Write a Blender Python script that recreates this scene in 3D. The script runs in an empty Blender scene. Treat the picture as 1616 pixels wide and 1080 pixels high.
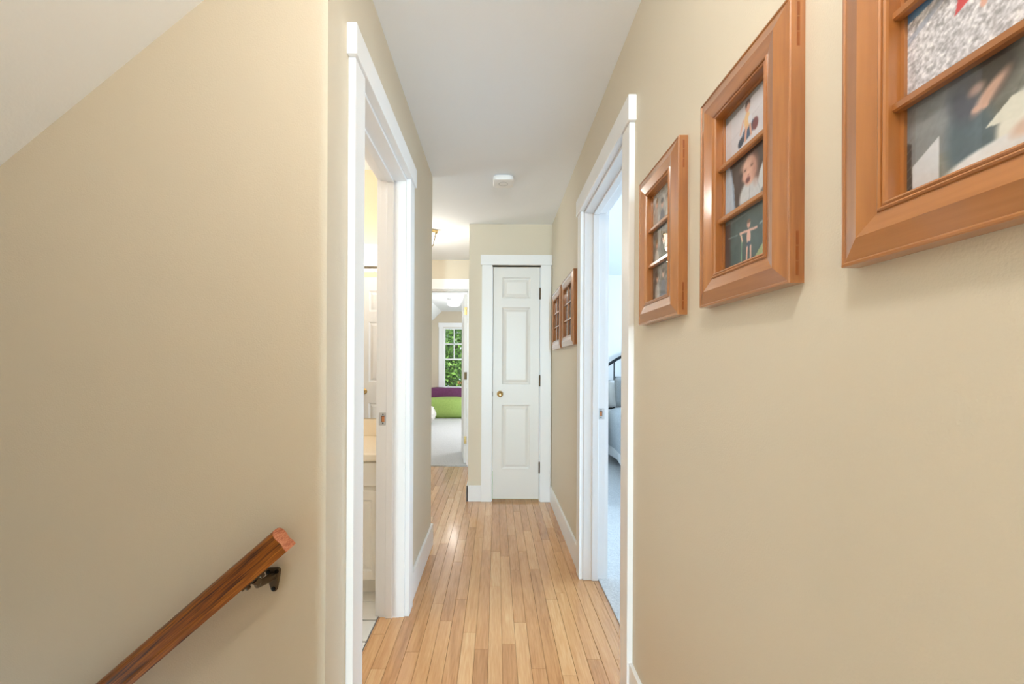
import bpy, bmesh, math, random
import numpy as np
from mathutils import Matrix, Vector, noise as mnoise

random.seed(7)
S = bpy.context.scene
COL = S.collection
PI = math.pi
F = 660.0                     # focal length in pixels of the 1616 wide frame
CAMZ = 1.18

# ------------------------------------------------------------------ camera
cam_d = bpy.data.cameras.new('camera')
cam = bpy.data.objects.new('camera', cam_d)
COL.objects.link(cam)
cam.location = (0, 0, CAMZ)
cam.rotation_euler = (math.radians(90), math.radians(-0.28), 0)
cam_d.sensor_fit = 'HORIZONTAL'
cam_d.sensor_width = 36
cam_d.lens = F / 1616 * 36
cam_d.shift_x = 25 / 1616
cam_d.shift_y = 38 / 1616
cam_d.clip_start = 0.02
cam_d.clip_end = 200
S.camera = cam

# ------------------------------------------------------------------ view, world, lights
S.view_settings.view_transform = 'Standard'
S.view_settings.look = 'None'
S.view_settings.gamma = 1.0
S.view_settings.use_curve_mapping = False
S.view_settings.exposure = 0.95
S.cycles.use_denoising = True
S.cycles.max_bounces = 14
S.cycles.diffuse_bounces = 8
S.cycles.glossy_bounces = 6
S.cycles.transparent_max_bounces = 16
S.cycles.sample_clamp_indirect = 6.0

w = bpy.data.worlds.new('world')
S.world = w
w.use_nodes = True
bg = w.node_tree.nodes['Background']
bg.inputs['Color'].default_value = (0.78, 0.88, 1.0, 1)
bg.inputs['Strength'].default_value = 1.2

def light(name, kind, loc, energy, color, size=0.1, size_y=None, target=None):
    d = bpy.data.lights.new(name, kind)
    d.energy = energy
    d.color = color
    if kind == 'AREA':
        d.shape = 'RECTANGLE' if size_y else 'SQUARE'
        d.size = size
        if size_y:
            d.size_y = size_y
    elif kind == 'SUN':
        d.angle = size
    else:
        d.shadow_soft_size = size
    o = bpy.data.objects.new(name, d)
    COL.objects.link(o)
    o.location = loc
    if target is not None:
        o.rotation_euler = (Vector(target) - Vector(loc)).to_track_quat('-Z', 'Y').to_euler()
    return o

WARM = (1.0, 0.93, 0.84)
COOL = (0.76, 0.89, 1.0)
NEUT = (0.92, 0.97, 1.0)
light('sun', 'SUN', (0, -5, 12), 2.2, (1, 0.95, 0.85), 0.01, target=(2.0, 6, 0))
light('stair_lamp_light', 'POINT', (0.06, 0.22, 2.20), 10.4, (1.0, 0.96, 0.89), 0.07)
light('rear_fill_light', 'AREA', (0.34, -6.8, 1.45), 185, (0.62, 0.86, 1.0), 0.26, 1.8, target=(0.24, 3, 1.45))  # added fill for hall and closet front; no window stands behind it
light('bedroom_window_light', 'AREA', (4.1, 3.2, 1.5), 60, (0.68, 0.87, 1.0), 1.8, 1.4, target=(0, 3.2, 1.3))
light('playroom_window_light', 'AREA', (0.9, 7.6, 1.5), 36, NEUT, 1.8, 1.4, target=(-2, 7.6, 1.0))
light('downstairs_fill_light', 'AREA', (-2.55, 0.36, -0.9), 8.5, (0.62, 0.86, 1.0), 0.5, 1.4, target=(0.485, 0.36, 0.9))  # added fill from the stairwell, lifts the right wall and sloped ceiling
light('passage_window_light', 'AREA', (-2.22, 3.2, 1.45), 6.5, (0.62, 0.87, 1.0), 0.7, 1.2, target=(0.4, 3.2, 1.25))
light('lantern_light', 'POINT', (-0.70, 3.88, 2.20), 6.5, WARM, 0.08)
light('bath_light', 'POINT', (-1.2, 1.85, 2.2), 6.5, (1.0, 0.95, 0.88), 0.08)

# ------------------------------------------------------------------ materials
def srgb(r, g, b):
    def f(c):
        c /= 255.0
        return c / 12.92 if c <= 0.04045 else ((c + 0.055) / 1.055) ** 2.4
    return (f(r), f(g), f(b), 1)

def mat(name, color, rough=0.5, metallic=0.0, bump=0.0, bump_scale=200.0, coat=0.0, spec=0.5, emission=None, estr=0.0):
    m = bpy.data.materials.new(name)
    m.use_nodes = True
    nt = m.node_tree
    b = nt.nodes['Principled BSDF']
    b.inputs['Base Color'].default_value = color
    b.inputs['Roughness'].default_value = rough
    b.inputs['Metallic'].default_value = metallic
    b.inputs['Specular IOR Level'].default_value = spec
    b.inputs['Coat Weight'].default_value = coat
    b.inputs['Coat Roughness'].default_value = 0.15
    if emission:
        b.inputs['Emission Color'].default_value = emission
        b.inputs['Emission Strength'].default_value = estr
    if bump:
        tc = nt.nodes.new('ShaderNodeTexCoord')
        n = nt.nodes.new('ShaderNodeTexNoise')
        n.inputs['Scale'].default_value = bump_scale
        n.inputs['Detail'].default_value = 3
        bp = nt.nodes.new('ShaderNodeBump')
        bp.inputs['Strength'].default_value = bump
        bp.inputs['Distance'].default_value = 0.002
        nt.links.new(tc.outputs['Object'], n.inputs['Vector'])
        nt.links.new(n.outputs['Fac'], bp.inputs['Height'])
        nt.links.new(bp.outputs['Normal'], b.inputs['Normal'])
    return m

def wood(name, stops, axis, stretch, scale, rough=0.35, coat=0.3, rnd=0.35, ring=0.5, bump=0.05):
    """grain that runs along one local axis; every object gets its own tone and its own cut of the grain"""
    m = bpy.data.materials.new(name)
    m.use_nodes = True
    nt = m.node_tree
    b = nt.nodes['Principled BSDF']
    b.inputs['Roughness'].default_value = rough
    b.inputs['Coat Weight'].default_value = coat
    b.inputs['Coat Roughness'].default_value = 0.12
    tc = nt.nodes.new('ShaderNodeTexCoord')
    oi = nt.nodes.new('ShaderNodeObjectInfo')
    mp = nt.nodes.new('ShaderNodeMapping')
    sc = [scale, scale, scale]
    sc['xyz'.index(axis)] = scale / stretch
    mp.inputs['Scale'].default_value = sc
    mul = nt.nodes.new('ShaderNodeMath'); mul.operation = 'MULTIPLY'; mul.inputs[1].default_value = 57.0
    n1 = nt.nodes.new('ShaderNodeTexNoise'); n1.noise_dimensions = '4D'
    n1.inputs['Scale'].default_value = 1.0; n1.inputs['Detail'].default_value = 5; n1.inputs['Roughness'].default_value = 0.6
    n1.inputs['Distortion'].default_value = 0.6
    n2 = nt.nodes.new('ShaderNodeTexNoise'); n2.noise_dimensions = '4D'
    n2.inputs['Scale'].default_value = 6.0; n2.inputs['Detail'].default_value = 2
    nt.links.new(tc.outputs['Object'], mp.inputs['Vector'])
    nt.links.new(oi.outputs['Random'], mul.inputs[0])
    for n in (n1, n2):
        nt.links.new(mp.outputs['Vector'], n.inputs['Vector'])
        nt.links.new(mul.outputs[0], n.inputs['W'])
    # fac = ring*n1 + (1-ring)*n2*... + rnd*(random-.5)
    a1 = nt.nodes.new('ShaderNodeMath'); a1.operation = 'MULTIPLY'; a1.inputs[1].default_value = ring
    a2 = nt.nodes.new('ShaderNodeMath'); a2.operation = 'MULTIPLY_ADD'; a2.inputs[1].default_value = 1 - ring
    nt.links.new(n1.outputs['Fac'], a1.inputs[0])
    nt.links.new(n2.outputs['Fac'], a2.inputs[0])
    nt.links.new(a1.outputs[0], a2.inputs[2])
    r0 = nt.nodes.new('ShaderNodeMath'); r0.operation = 'SUBTRACT'; r0.inputs[1].default_value = 0.5
    nt.links.new(oi.outputs['Random'], r0.inputs[0])
    a3 = nt.nodes.new('ShaderNodeMath'); a3.operation = 'MULTIPLY_ADD'; a3.inputs[1].default_value = rnd
    nt.links.new(r0.outputs[0], a3.inputs[0])
    nt.links.new(a2.outputs[0], a3.inputs[2])
    cr = nt.nodes.new('ShaderNodeValToRGB')
    els = cr.color_ramp.elements
    els[0].position, els[0].color = stops[0]
    els[1].position, els[1].color = stops[-1]
    for p, c in stops[1:-1]:
        e = els.new(p); e.color = c
    nt.links.new(a3.outputs[0], cr.inputs['Fac'])
    nt.links.new(cr.outputs['Color'], b.inputs['Base Color'])
    bp = nt.nodes.new('ShaderNodeBump'); bp.inputs['Strength'].default_value = bump; bp.inputs['Distance'].default_value = 0.001
    nt.links.new(a2.outputs[0], bp.inputs['Height'])
    nt.links.new(bp.outputs['Normal'], b.inputs['Normal'])
    return m

def varied(name, stops, scale, rough=0.9, bump=0.6, bdist=0.01, sheen=0.0):
    m = bpy.data.materials.new(name); m.use_nodes = True
    nt = m.node_tree; b = nt.nodes['Principled BSDF']
    b.inputs['Roughness'].default_value = rough
    b.inputs['Sheen Weight'].default_value = sheen
    tc = nt.nodes.new('ShaderNodeTexCoord'); n = nt.nodes.new('ShaderNodeTexNoise')
    n.inputs['Scale'].default_value = scale; n.inputs['Detail'].default_value = 6; n.inputs['Roughness'].default_value = 0.7
    cr = nt.nodes.new('ShaderNodeValToRGB')
    cr.color_ramp.elements[0].position, cr.color_ramp.elements[0].color = stops[0]
    cr.color_ramp.elements[1].position, cr.color_ramp.elements[1].color = stops[1]
    bp = nt.nodes.new('ShaderNodeBump'); bp.inputs['Strength'].default_value = bump; bp.inputs['Distance'].default_value = bdist
    nt.links.new(tc.outputs['Object'], n.inputs['Vector'])
    nt.links.new(n.outputs['Fac'], cr.inputs['Fac']); nt.links.new(cr.outputs['Color'], b.inputs['Base Color'])
    nt.links.new(n.outputs['Fac'], bp.inputs['Height']); nt.links.new(bp.outputs['Normal'], b.inputs['Normal'])
    return m

def glass_mat(name, tint=(1, 1, 1, 1)):
    m = bpy.data.materials.new(name); m.use_nodes = True
    nt = m.node_tree
    for n in list(nt.nodes):
        nt.nodes.remove(n)
    out = nt.nodes.new('ShaderNodeOutputMaterial'); mix = nt.nodes.new('ShaderNodeMixShader')
    tr = nt.nodes.new('ShaderNodeBsdfTransparent'); tr.inputs['Color'].default_value = tint
    gl = nt.nodes.new('ShaderNodeBsdfGlossy'); gl.inputs['Roughness'].default_value = 0.0
    fr = nt.nodes.new('ShaderNodeFresnel'); fr.inputs['IOR'].default_value = 1.5
    ge = nt.nodes.new('ShaderNodeNewGeometry'); one = nt.nodes.new('ShaderNodeMath'); one.operation = 'SUBTRACT'; one.inputs[0].default_value = 1.0
    mu = nt.nodes.new('ShaderNodeMath'); mu.operation = 'MULTIPLY'      # the reflection belongs to the outer face of the pane
    nt.links.new(ge.outputs['Backfacing'], one.inputs[1]); nt.links.new(one.outputs[0], mu.inputs[0]); nt.links.new(fr.outputs[0], mu.inputs[1])
    nt.links.new(mu.outputs[0], mix.inputs[0]); nt.links.new(tr.outputs[0], mix.inputs[1]); nt.links.new(gl.outputs[0], mix.inputs[2])
    nt.links.new(mix.outputs[0], out.inputs['Surface'])
    return m

def print_mat():
    m = bpy.data.materials.new('photo_print'); m.use_nodes = True
    nt = m.node_tree; b = nt.nodes['Principled BSDF']; b.inputs['Roughness'].default_value = 0.45
    a = nt.nodes.new('ShaderNodeAttribute'); a.attribute_name = 'Col'
    nt.links.new(a.outputs['Color'], b.inputs['Base Color'])
    return m

def leaf_mat(name, c0, c1):
    m = bpy.data.materials.new(name); m.use_nodes = True
    nt = m.node_tree; b = nt.nodes['Principled BSDF']; b.inputs['Roughness'].default_value = 0.5
    g = nt.nodes.new('ShaderNodeNewGeometry'); cr = nt.nodes.new('ShaderNodeValToRGB')
    cr.color_ramp.elements[0].color = c0; cr.color_ramp.elements[1].color = c1
    nt.links.new(g.outputs['Random Per Island'], cr.inputs['Fac']); nt.links.new(cr.outputs['Color'], b.inputs['Base Color'])
    return m

M_WALL = mat('beige_paint', srgb(216, 206, 187), 0.55, bump=0.25, bump_scale=260, spec=0.35)
M_CEIL = mat('ceiling_paint', srgb(238, 242, 247), 0.8, bump=0.2, bump_scale=120, spec=0.2)
M_TRIM = mat('white_trim_paint', srgb(238, 239, 241), 0.35, bump=0.06, bump_scale=60)
M_DOOR = mat('white_door_paint', srgb(230, 229, 226), 0.35, bump=0.06, bump_scale=60)
M_BATHWALL = mat('bath_yellow_paint', srgb(236, 220, 192), 0.6, spec=0.3)
M_BEDWALL = mat('bedroom_white_paint', srgb(232, 234, 236), 0.7, spec=0.3)
M_PLAYWALL = mat('playroom_beige_paint', srgb(208, 196, 176), 0.7, spec=0.3)
M_CARPET = varied('white_carpet', [(0.3, srgb(196, 196, 198)), (0.7, srgb(232, 232, 232))], 90, 0.95, 1.0, 0.012)
M_TILE = mat('white_ceramic_tile', srgb(226, 223, 216), 0.3)
M_GROUT = mat('grey_grout', srgb(120, 118, 116), 0.9)
M_OAK = wood('oak_plank', [(0.15, srgb(158, 108, 66)), (0.42, srgb(198, 147, 98)), (0.60, srgb(212, 165, 115)), (0.85, srgb(230, 194, 148))], 'y', 14, 26, 0.26, 0.5, 0.34, 0.55, 0.03)
M_CHERRY = wood('cherry_frame_wood', [(0.15, srgb(132, 78, 38)), (0.45, srgb(166, 106, 54)), (0.65, srgb(178, 117, 62)), (0.9, srgb(194, 136, 82))], 'x', 12, 22, 0.3, 1.0, 0.22, 0.65, 0.02)
M_CHERRYDK = mat('dark_spline_wood', srgb(140, 76, 28), 0.4)
M_RAIL = wood('handrail_oak', [(0.40, srgb(60, 26, 3)), (0.47, srgb(122, 66, 6)), (0.55, srgb(154, 88, 12)), (0.66, srgb(192, 118, 34))], 'x', 30, 60, 0.38, 0.15, 0.0, 0.5, 0.05)
M_RAILEND = wood('handrail_end_grain', [(0.38, srgb(150, 78, 46)), (0.5, srgb(186, 112, 76)), (0.64, srgb(208, 142, 106))], 'y', 4, 90, 0.6, 0.0, 0.0, 0.5, 0.05)
M_BRASS = mat('polished_brass', srgb(206, 178, 122), 0.2, 1.0)
M_AGED = mat('aged_bronze', srgb(92, 74, 52), 0.42, 1.0)
M_BRONZE = mat('dark_antique_bronze', srgb(104, 92, 76), 0.4, 0.9, bump=0.2, bump_scale=150)
M_DARK = mat('dark_screw', srgb(26, 22, 18), 0.5, 0.6)
M_NICKEL = mat('nickel', srgb(206, 206, 206), 0.35, 0.7)
M_RAWWOOD = mat('raw_wood', srgb(196, 130, 84), 0.8)
M_GLASS = glass_mat('clear_glass')
M_PRINT = print_mat()
M_BACK = mat('frame_backing', srgb(60, 48, 36), 0.9)
M_PLASTIC = mat('white_plastic', srgb(238, 238, 238), 0.4)
M_GREYLINE = mat('grey_ring', srgb(160, 160, 160), 0.4)
M_VANITY = mat('cream_cabinet_paint', srgb(238, 232, 220), 0.4)
M_COUNTER = mat('cream_cultured_marble', srgb(242, 230, 208), 0.2)
M_MIRROR = mat('mirror_silver', (0.9, 0.9, 0.9, 1), 0.0, 1.0)
M_IRON = mat('black_iron', srgb(38, 42, 46), 0.4, 0.5)
M_WHITEFAB = varied('white_cotton', [(0.3, srgb(226, 228, 232)), (0.7, srgb(240, 241, 243))], 8, 0.9, 0.3, 0.01)
M_GREYFAB = varied('grey_linen', [(0.3, srgb(150, 156, 162)), (0.7, srgb(178, 184, 190))], 70, 0.9, 0.3, 0.003)
M_DKFAB = mat('charcoal_fabric', srgb(84, 90, 96), 0.9)
M_COMF = varied('grey_blue_comforter', [(0.35, srgb(176, 184, 192)), (0.65, srgb(200, 206, 212))], 60, 0.9, 0.4, 0.004)
M_PURPLE = varied('plum_fabric', [(0.3, srgb(88, 34, 74)), (0.7, srgb(112, 50, 96))], 30, 0.7, 0.3, 0.004)
M_GREEN = varied('lime_fabric', [(0.3, srgb(138, 164, 82)), (0.7, srgb(158, 182, 98))], 30, 0.7, 0.3, 0.004)
M_FLUFF = varied('white_fluff', [(0.3, srgb(222, 218, 212)), (0.7, srgb(246, 244, 240))], 40, 1.0, 1.0, 0.02)
M_LAMPGLASS = mat('glowing_white_glass', (0.95, 0.93, 0.9, 1), 0.3, emission=(1.0, 0.93, 0.82, 1), estr=2.5)
M_LAMPGLASS2 = mat('glowing_opal_glass', (0.95, 0.95, 0.95, 1), 0.3, emission=(1.0, 0.94, 0.86, 1), estr=1.3)
M_LEAF = leaf_mat('green_leaves', srgb(24, 62, 14), srgb(120, 164, 66))
M_LEAFD = leaf_mat('deep_green_leaves', srgb(14, 40, 12), srgb(84, 130, 46))
M_BARK = mat('grey_brown_bark', srgb(92, 80, 66), 0.95, bump=0.8, bump_scale=20)
M_LAWN = varied('lawn', [(0.3, srgb(70, 110, 40)), (0.7, srgb(110, 150, 64))], 3, 1.0, 0.5, 0.02)

# ------------------------------------------------------------------ mesh builder
class MB:
    def __init__(s):
        s.v = []; s.f = []
    def add(s, vs, fs):
        n = len(s.v)
        s.v += [tuple(p) for p in vs]
        s.f += [[i + n for i in f] for f in fs]
        return s
    def box(s, x0, x1, y0, y1, z0, z1):
        x0, x1 = min(x0, x1), max(x0, x1); y0, y1 = min(y0, y1), max(y0, y1); z0, z1 = min(z0, z1), max(z0, z1)
        return s.add([(x0,y0,z0),(x1,y0,z0),(x1,y1,z0),(x0,y1,z0),(x0,y0,z1),(x1,y0,z1),(x1,y1,z1),(x0,y1,z1)],
              [(0,3,2,1),(4,5,6,7),(0,1,5,4),(1,2,6,5),(2,3,7,6),(3,0,4,7)])
    def prism(s, poly, a0, a1, axis):
        """poly (2D) swept along axis; the 2D coordinates are the other two axes in xyz order"""
        n = len(poly)
        def P(p, a):
            return {'x': (a, p[0], p[1]), 'y': (p[0], a, p[1]), 'z': (p[0], p[1], a)}[axis]
        vs = [P(p, a0) for p in poly] + [P(p, a1) for p in poly]
        fs = [(i, (i+1) % n, (i+1) % n + n, i + n) for i in range(n)] + [tuple(range(n-1, -1, -1)), tuple(range(n, 2*n))]
        return s.add(vs, fs)
    def tube(s, pts, r, seg=10, cap=True, flat=1.0):
        pts = [Vector(p) for p in pts]
        rs = r if isinstance(r, (list, tuple)) else [r] * len(pts)
        up = Vector((0, 0, 1)); vs = []; fs = []
        for i, p in enumerate(pts):
            t = (pts[min(i+1, len(pts)-1)] - pts[max(i-1, 0)]).normalized()
            a = t.cross(up)
            if a.length < 1e-4: a = t.cross(Vector((1, 0, 0)))
            a.normalize(); b = t.cross(a).normalized()
            for k in range(seg):
                an = 2*PI*k/seg
                vs.append(p + a*math.cos(an)*rs[i] + b*math.sin(an)*rs[i]*flat)
        for i in range(len(pts)-1):
            for k in range(seg):
                k2 = (k+1) % seg
                fs.append((i*seg+k, i*seg+k2, (i+1)*seg+k2, (i+1)*seg+k))
        if cap:
            fs.append(tuple(range(seg-1, -1, -1))); fs.append(tuple((len(pts)-1)*seg+k for k in range(seg)))
        return s.add(vs, fs)
    def lathe(s, prof, origin, direction, seg=20):
        """prof: (radius, distance along direction)"""
        d = Vector(direction).normalized(); o = Vector(origin)
        a = d.cross(Vector((0, 0, 1)))
        if a.length < 1e-4: a = d.cross(Vector((1, 0, 0)))
        a.normalize(); b = d.cross(a)
        vs = []; fs = []
        for r, h in prof:
            for k in range(seg):
                an = 2*PI*k/seg
                vs.append(o + d*h + (a*math.cos(an) + b*math.sin(an))*max(r, 1e-5))
        for i in range(len(prof)-1):
            for k in range(seg):
                k2 = (k+1) % seg
                fs.append((i*seg+k, i*seg+k2, (i+1)*seg+k2, (i+1)*seg+k))
        fs.append(tuple(range(seg-1, -1, -1))); fs.append(tuple((len(prof)-1)*seg+k for k in range(seg)))
        return s.add(vs, fs)
    def rectloft(s, P, x0, x1, z0, z1, steps):
        """raised panel: concentric rectangles, steps = (inset, height); P maps (x, height, z) to 3D"""
        vs = []; fs = []
        for ins, h in steps:
            vs += [P(x0+ins, h, z0+ins), P(x1-ins, h, z0+ins), P(x1-ins, h, z1-ins), P(x0+ins, h, z1-ins)]
        for i in range(len(steps)-1):
            for k in range(4):
                k2 = (k+1) % 4
                fs.append((i*4+k, i*4+k2, (i+1)*4+k2, (i+1)*4+k))
        n = (len(steps)-1)*4
        fs.append((n, n+1, n+2, n+3)); fs.append((3, 2, 1, 0))
        return s.add(vs, fs)

def world_of(o):
    m = o.matrix_basis.copy()
    while o.parent:
        o = o.parent
        m = o.matrix_basis @ m
    return m

def obj(name, mb, m, parent=None, bevel=0.0, smooth=False, local=False, seg=2, loc=None):
    """one mesh object; vertices are given in world space unless local"""
    me = bpy.data.meshes.new(name)
    bm = bmesh.new()
    bv = [bm.verts.new(p) for p in mb.v]
    for f in mb.f:
        try:
            bm.faces.new([bv[i] for i in f])
        except ValueError:
            pass
    bmesh.ops.recalc_face_normals(bm, faces=bm.faces)
    if bevel:
        es = [e for e in bm.edges if len(e.link_faces) == 2 and e.calc_face_angle(0) > 0.6]
        bmesh.ops.bevel(bm, geom=es, offset=bevel, segments=seg, profile=0.5, affect='EDGES', clamp_overlap=True)
    bm.to_mesh(me); bm.free()
    o = bpy.data.objects.new(name, me)
    COL.objects.link(o)
    if m: me.materials.append(m)
    if parent is not None:
        o.parent = parent
        if not local:
            me.transform(world_of(parent).inverted())
    if loc is not None:      # move the origin to a world point (top-level) without moving the mesh
        me.transform(Matrix.Translation(-Vector(loc))); o.location = loc
    if smooth:
        for p in me.polygons: p.use_smooth = True
        if smooth != 'all':
            me.set_sharp_from_angle(angle=math.radians(35))
    return o

def thing(name, label, cat, loc=(0, 0, 0), group=None, mtx=None):
    o = bpy.data.objects.new(name, None)
    COL.objects.link(o)
    o.empty_display_size = 0.05
    if mtx is not None: o.matrix_basis = mtx
    else: o.location = loc
    o['label'] = label; o['category'] = cat
    if group: o['group'] = group
    return o

def tag(o, label, cat, group=None):
    o['label'] = label; o['category'] = cat
    if group: o['group'] = group
    return o

def struct(o, label=None, cat=None):
    o['kind'] = 'structure'
    if label: o['label'] = label
    if cat: o['category'] = cat
    return o

def sroot(name, label, cat, loc=(0, 0, 0), mtx=None):
    o = thing(name, label, cat, loc, mtx=mtx)
    o['kind'] = 'structure'
    return o

# ------------------------------------------------------------------ the shell
CZ = 2.42         # hall ceiling
XL, XR = -0.425, 0.485
YS = 1.047        # stair wall face
YC = 3.65         # closet wall face
XC = -0.24        # closet corner
YE = 4.90         # end wall
YLE = 2.75        # end of left hall wall
LDO = (1.285, 1.96)     # left doorway
RDO = (1.56, 2.31)      # right doorway
SLOPE0 = (-0.731, 2.097); SK = 0.822    # sloped ceiling line in the stair wall plane

def slope_z(x): return SLOPE0[1] + (x - SLOPE0[0]) * SK
xs_top = SLOPE0[0] + (CZ - SLOPE0[1]) / SK

# walls
m = MB()
m.box(XL-0.12, XL, YS+0.11, LDO[0]-0.018, 0, CZ); m.box(XL-0.12, XL, LDO[1]+0.018, YLE, 0, CZ); m.box(XL-0.12, XL, LDO[0]-0.018, LDO[1]+0.018, 2.063, CZ)
struct(obj('wall_left', m, M_WALL), 'beige hall wall pierced by the open bathroom doorway', 'wall')
m = MB()
m.box(XR, XR+0.12, -7.0, RDO[0]-0.018, -0.02, CZ); m.box(XR, XR+0.12, RDO[1]+0.018, YE, -0.02, CZ); m.box(XR, XR+0.12, RDO[0]-0.018, RDO[1]+0.018, 2.045, CZ)
struct(obj('wall_right', m, M_WALL), 'beige hall wall hung with wooden photo frames', 'wall')
m = MB()
m.box(-2.7, XL, YS, YS+0.11, -2.6, CZ)
struct(obj('wall_stair', m, M_WALL), 'beige stairwell wall under the sloped ceiling', 'wall')
m = MB()
m.box(XC, -0.045, YC, YC+0.1, 0, CZ); m.box(0.394, XR, YC, YC+0.1, 0, CZ); m.box(-0.045, 0.394, YC, YC+0.1, 2.045, CZ)
m.box(XC, XC+0.1, YC+0.1, YE, 0, CZ)
struct(obj('wall_closet', m, M_WALL), 'tan wall around the narrow closet door', 'wall')
m = MB()
PD = (-1.10, -0.335)
m.box(-2.3, PD[0]-0.018, YE, YE+0.12, 0, CZ+0.3); m.box(PD[1]+0.018, 1.2, YE, YE+0.12, 0, CZ+0.3); m.box(PD[0]-0.018, PD[1]+0.018, YE, YE+0.12, 2.075, CZ+0.3)
struct(obj('wall_end', m, M_WALL), 'warm beige wall over the far bedroom doorway', 'wall')
struct(obj('wall_passage', MB().box(-2.4, -2.3, 2.6, 5.0, 0, CZ), M_WALL), 'beige wall closing the side passage', 'wall')
# behind the camera and stairwell
struct(obj('wall_rear', MB().box(-2.8, 0.7, -7.1, -7.0, -2.6, CZ), M_WALL), 'beige wall behind the landing', 'wall')
struct(obj('wall_stair_bottom', MB().box(-2.8, -2.7, -7.1, YS+0.1, -2.6, CZ), M_WALL), 'beige wall at the foot of the stairs', 'wall')
struct(obj('wall_light_block', MB().box(-2.8, XL+0.10, -0.10, 0.0, -2.6, CZ), M_WALL), 'unseen beige wall added beside the stairs to block rear light', 'wall')  # added out of view, screens the rear light off the stairwell wall
# ceilings
m = MB(); m.box(XL-0.12, XR+0.12, YS, YE+0.06, CZ, CZ+0.06); m.box(-2.4, XL-0.12, YLE-0.1, YE+0.06, CZ, CZ+0.06); m.box(xs_top-0.02, XR+0.12, -0.1, YS+0.05, CZ, CZ+0.06); m.box(-2.8, XR+0.12, -7.1, -0.05, CZ, CZ+0.06)
struct(obj('ceiling', m, M_CEIL), 'flat white hall ceiling', 'ceiling')
m = MB(); m.prism([(xs_top+0.02, CZ+0.01645), (-2.8, slope_z(-2.8)), (-2.8, slope_z(-2.8)+0.08), (xs_top+0.02, CZ+0.09)], -0.05, YS+0.002, 'y')
struct(obj('ceiling_slope', m, M_CEIL), 'white sloped ceiling over the stairs', 'ceiling')
# stairs
m = MB()
for i in range(10):
    m.box(XL-0.03-0.25*(i+1), XL-0.03-0.25*i, 0.05, YS, -2.6, -0.2*(i+1))
struct(obj('stairs', m, M_OAK), 'oak stairs going down beside the wall', 'stairs')

# ------------------------------------------------------------------ wood floor, plank by plank
m = MB()
m.box(XL-0.03, XR, 0.9, YC+0.1, -0.06, -0.013); m.box(-2.3, XC+0.03, YLE-0.02, YE+0.02, -0.06, -0.013)
m.box(XL-0.12, XL, LDO[0]-0.01, LDO[1]+0.01, -0.06, -0.013); m.box(XR, 0.575, RDO[0]-0.01, RDO[1]+0.01, -0.06, -0.013)
m.box(XL-0.03, XR, -7.0, 0.9, -0.06, 0.0); m.box(-2.7, XL-0.03, -7.0, 0.0, -0.06, 0.0)
floor = struct(obj('floor', m, M_OAK), 'honey oak strip floor of the hall', 'floor')
PW = (XR - XL) / 16
def plank(x0, x1, y0, y1, first=[True]):
    g = 0.0005; c = 0.0011
    x0 += g; x1 -= g; y0 += g; y1 -= g
    z = random.uniform(-0.0004, 0.0)
    mb = MB()
    vs = [(x0,y0,-0.013),(x1,y0,-0.013),(x1,y1,-0.013),(x0,y1,-0.013),
          (x0,y0,z-c),(x1,y0,z-c),(x1,y1,z-c),(x0,y1,z-c),
          (x0+c,y0+c*.6,z),(x1-c,y0+c*.6,z),(x1-c,y1-c*.6,z),(x0+c,y1-c*.6,z)]
    fs = [(3,2,1,0),(0,1,5,4),(1,2,6,5),(2,3,7,6),(3,0,4,7),(4,5,9,8),(5,6,10,9),(6,7,11,10),(7,4,8,11),(8,9,10,11)]
    mb.add(vs, fs)
    cx, cy = (x0+x1)/2, (y0+y1)/2
    o = obj('plank', mb, M_OAK, floor)
    o.data.transform(Matrix.Translation((-cx, -cy, 0))); o.location = (cx, cy, 0)
def run(x0, x1, ya, yb, lmin=0.28, lmax=1.0):
    y = ya - random.uniform(0, 0.5)
    while y < yb - 0.02:
        e = y + random.uniform(lmin, lmax)
        if yb - e < 0.12: e = yb
        a, b = max(y, ya), min(e, yb)
        if b - a > 0.05: plank(x0, x1, a, b)
        y = e
for k in range(-15, 18):
    x0 = XL + k*PW; x1 = x0 + PW
    if 0 <= k < 16:
        if x1 <= XC - 0.0: run(x0, x1, 0.9, YE, 0.35, 1.2)
        else: run(x0, x1, 0.9, YC+0.06, 0.3, 1.1)
    elif k < 0:
        if x1 > XL-0.13: run(max(x0, XL-0.12), x1, LDO[0], LDO[1], 0.3, 0.9)
        run(x0, x1, YLE, YE, 0.5, 1.2)
    else:
        x1 = min(x1, 0.57)
        if x1 - x0 > 0.01: run(x0, x1, RDO[0], RDO[1], 0.4, 0.9)

# bathroom floor
fb = struct(obj('floor_bathroom', MB().box(-2.4, XL-0.12, 1.15, 2.66, -0.05, -0.006), M_GROUT), 'white tile floor of the bathroom with grey grout', 'floor')
tile_me = None
for i in range(7):
    for j in range(8):
        cx = XL-0.12-0.078-0.152*i; cy = 1.285-0.03+0.152*j
        if cy < 1.24 or cy > 2.3: continue
        if tile_me is None:
            o = obj('tile', MB().box(-0.0715, 0.0715, -0.0715, 0.0715, -0.007, 0.0), M_TILE, fb, bevel=0.0015, seg=1, local=True); tile_me = o.data
        else:
            o = bpy.data.objects.new('tile', tile_me); COL.objects.link(o); o.parent = fb
        o.location = (cx, cy, random.uniform(-0.0004, 0))
struct(obj('floor_bedroom', MB().box(0.57, 4.3, 1.0, 5.75, -0.05, 0.006), M_CARPET), 'white carpet of the bedroom on the right', 'floor')
struct(obj('floor_playroom', MB().box(-2.7, 1.1, YE+0.015, 10.4, -0.05, 0.008), M_CARPET), 'white carpet of the far bedroom', 'floor')

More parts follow.
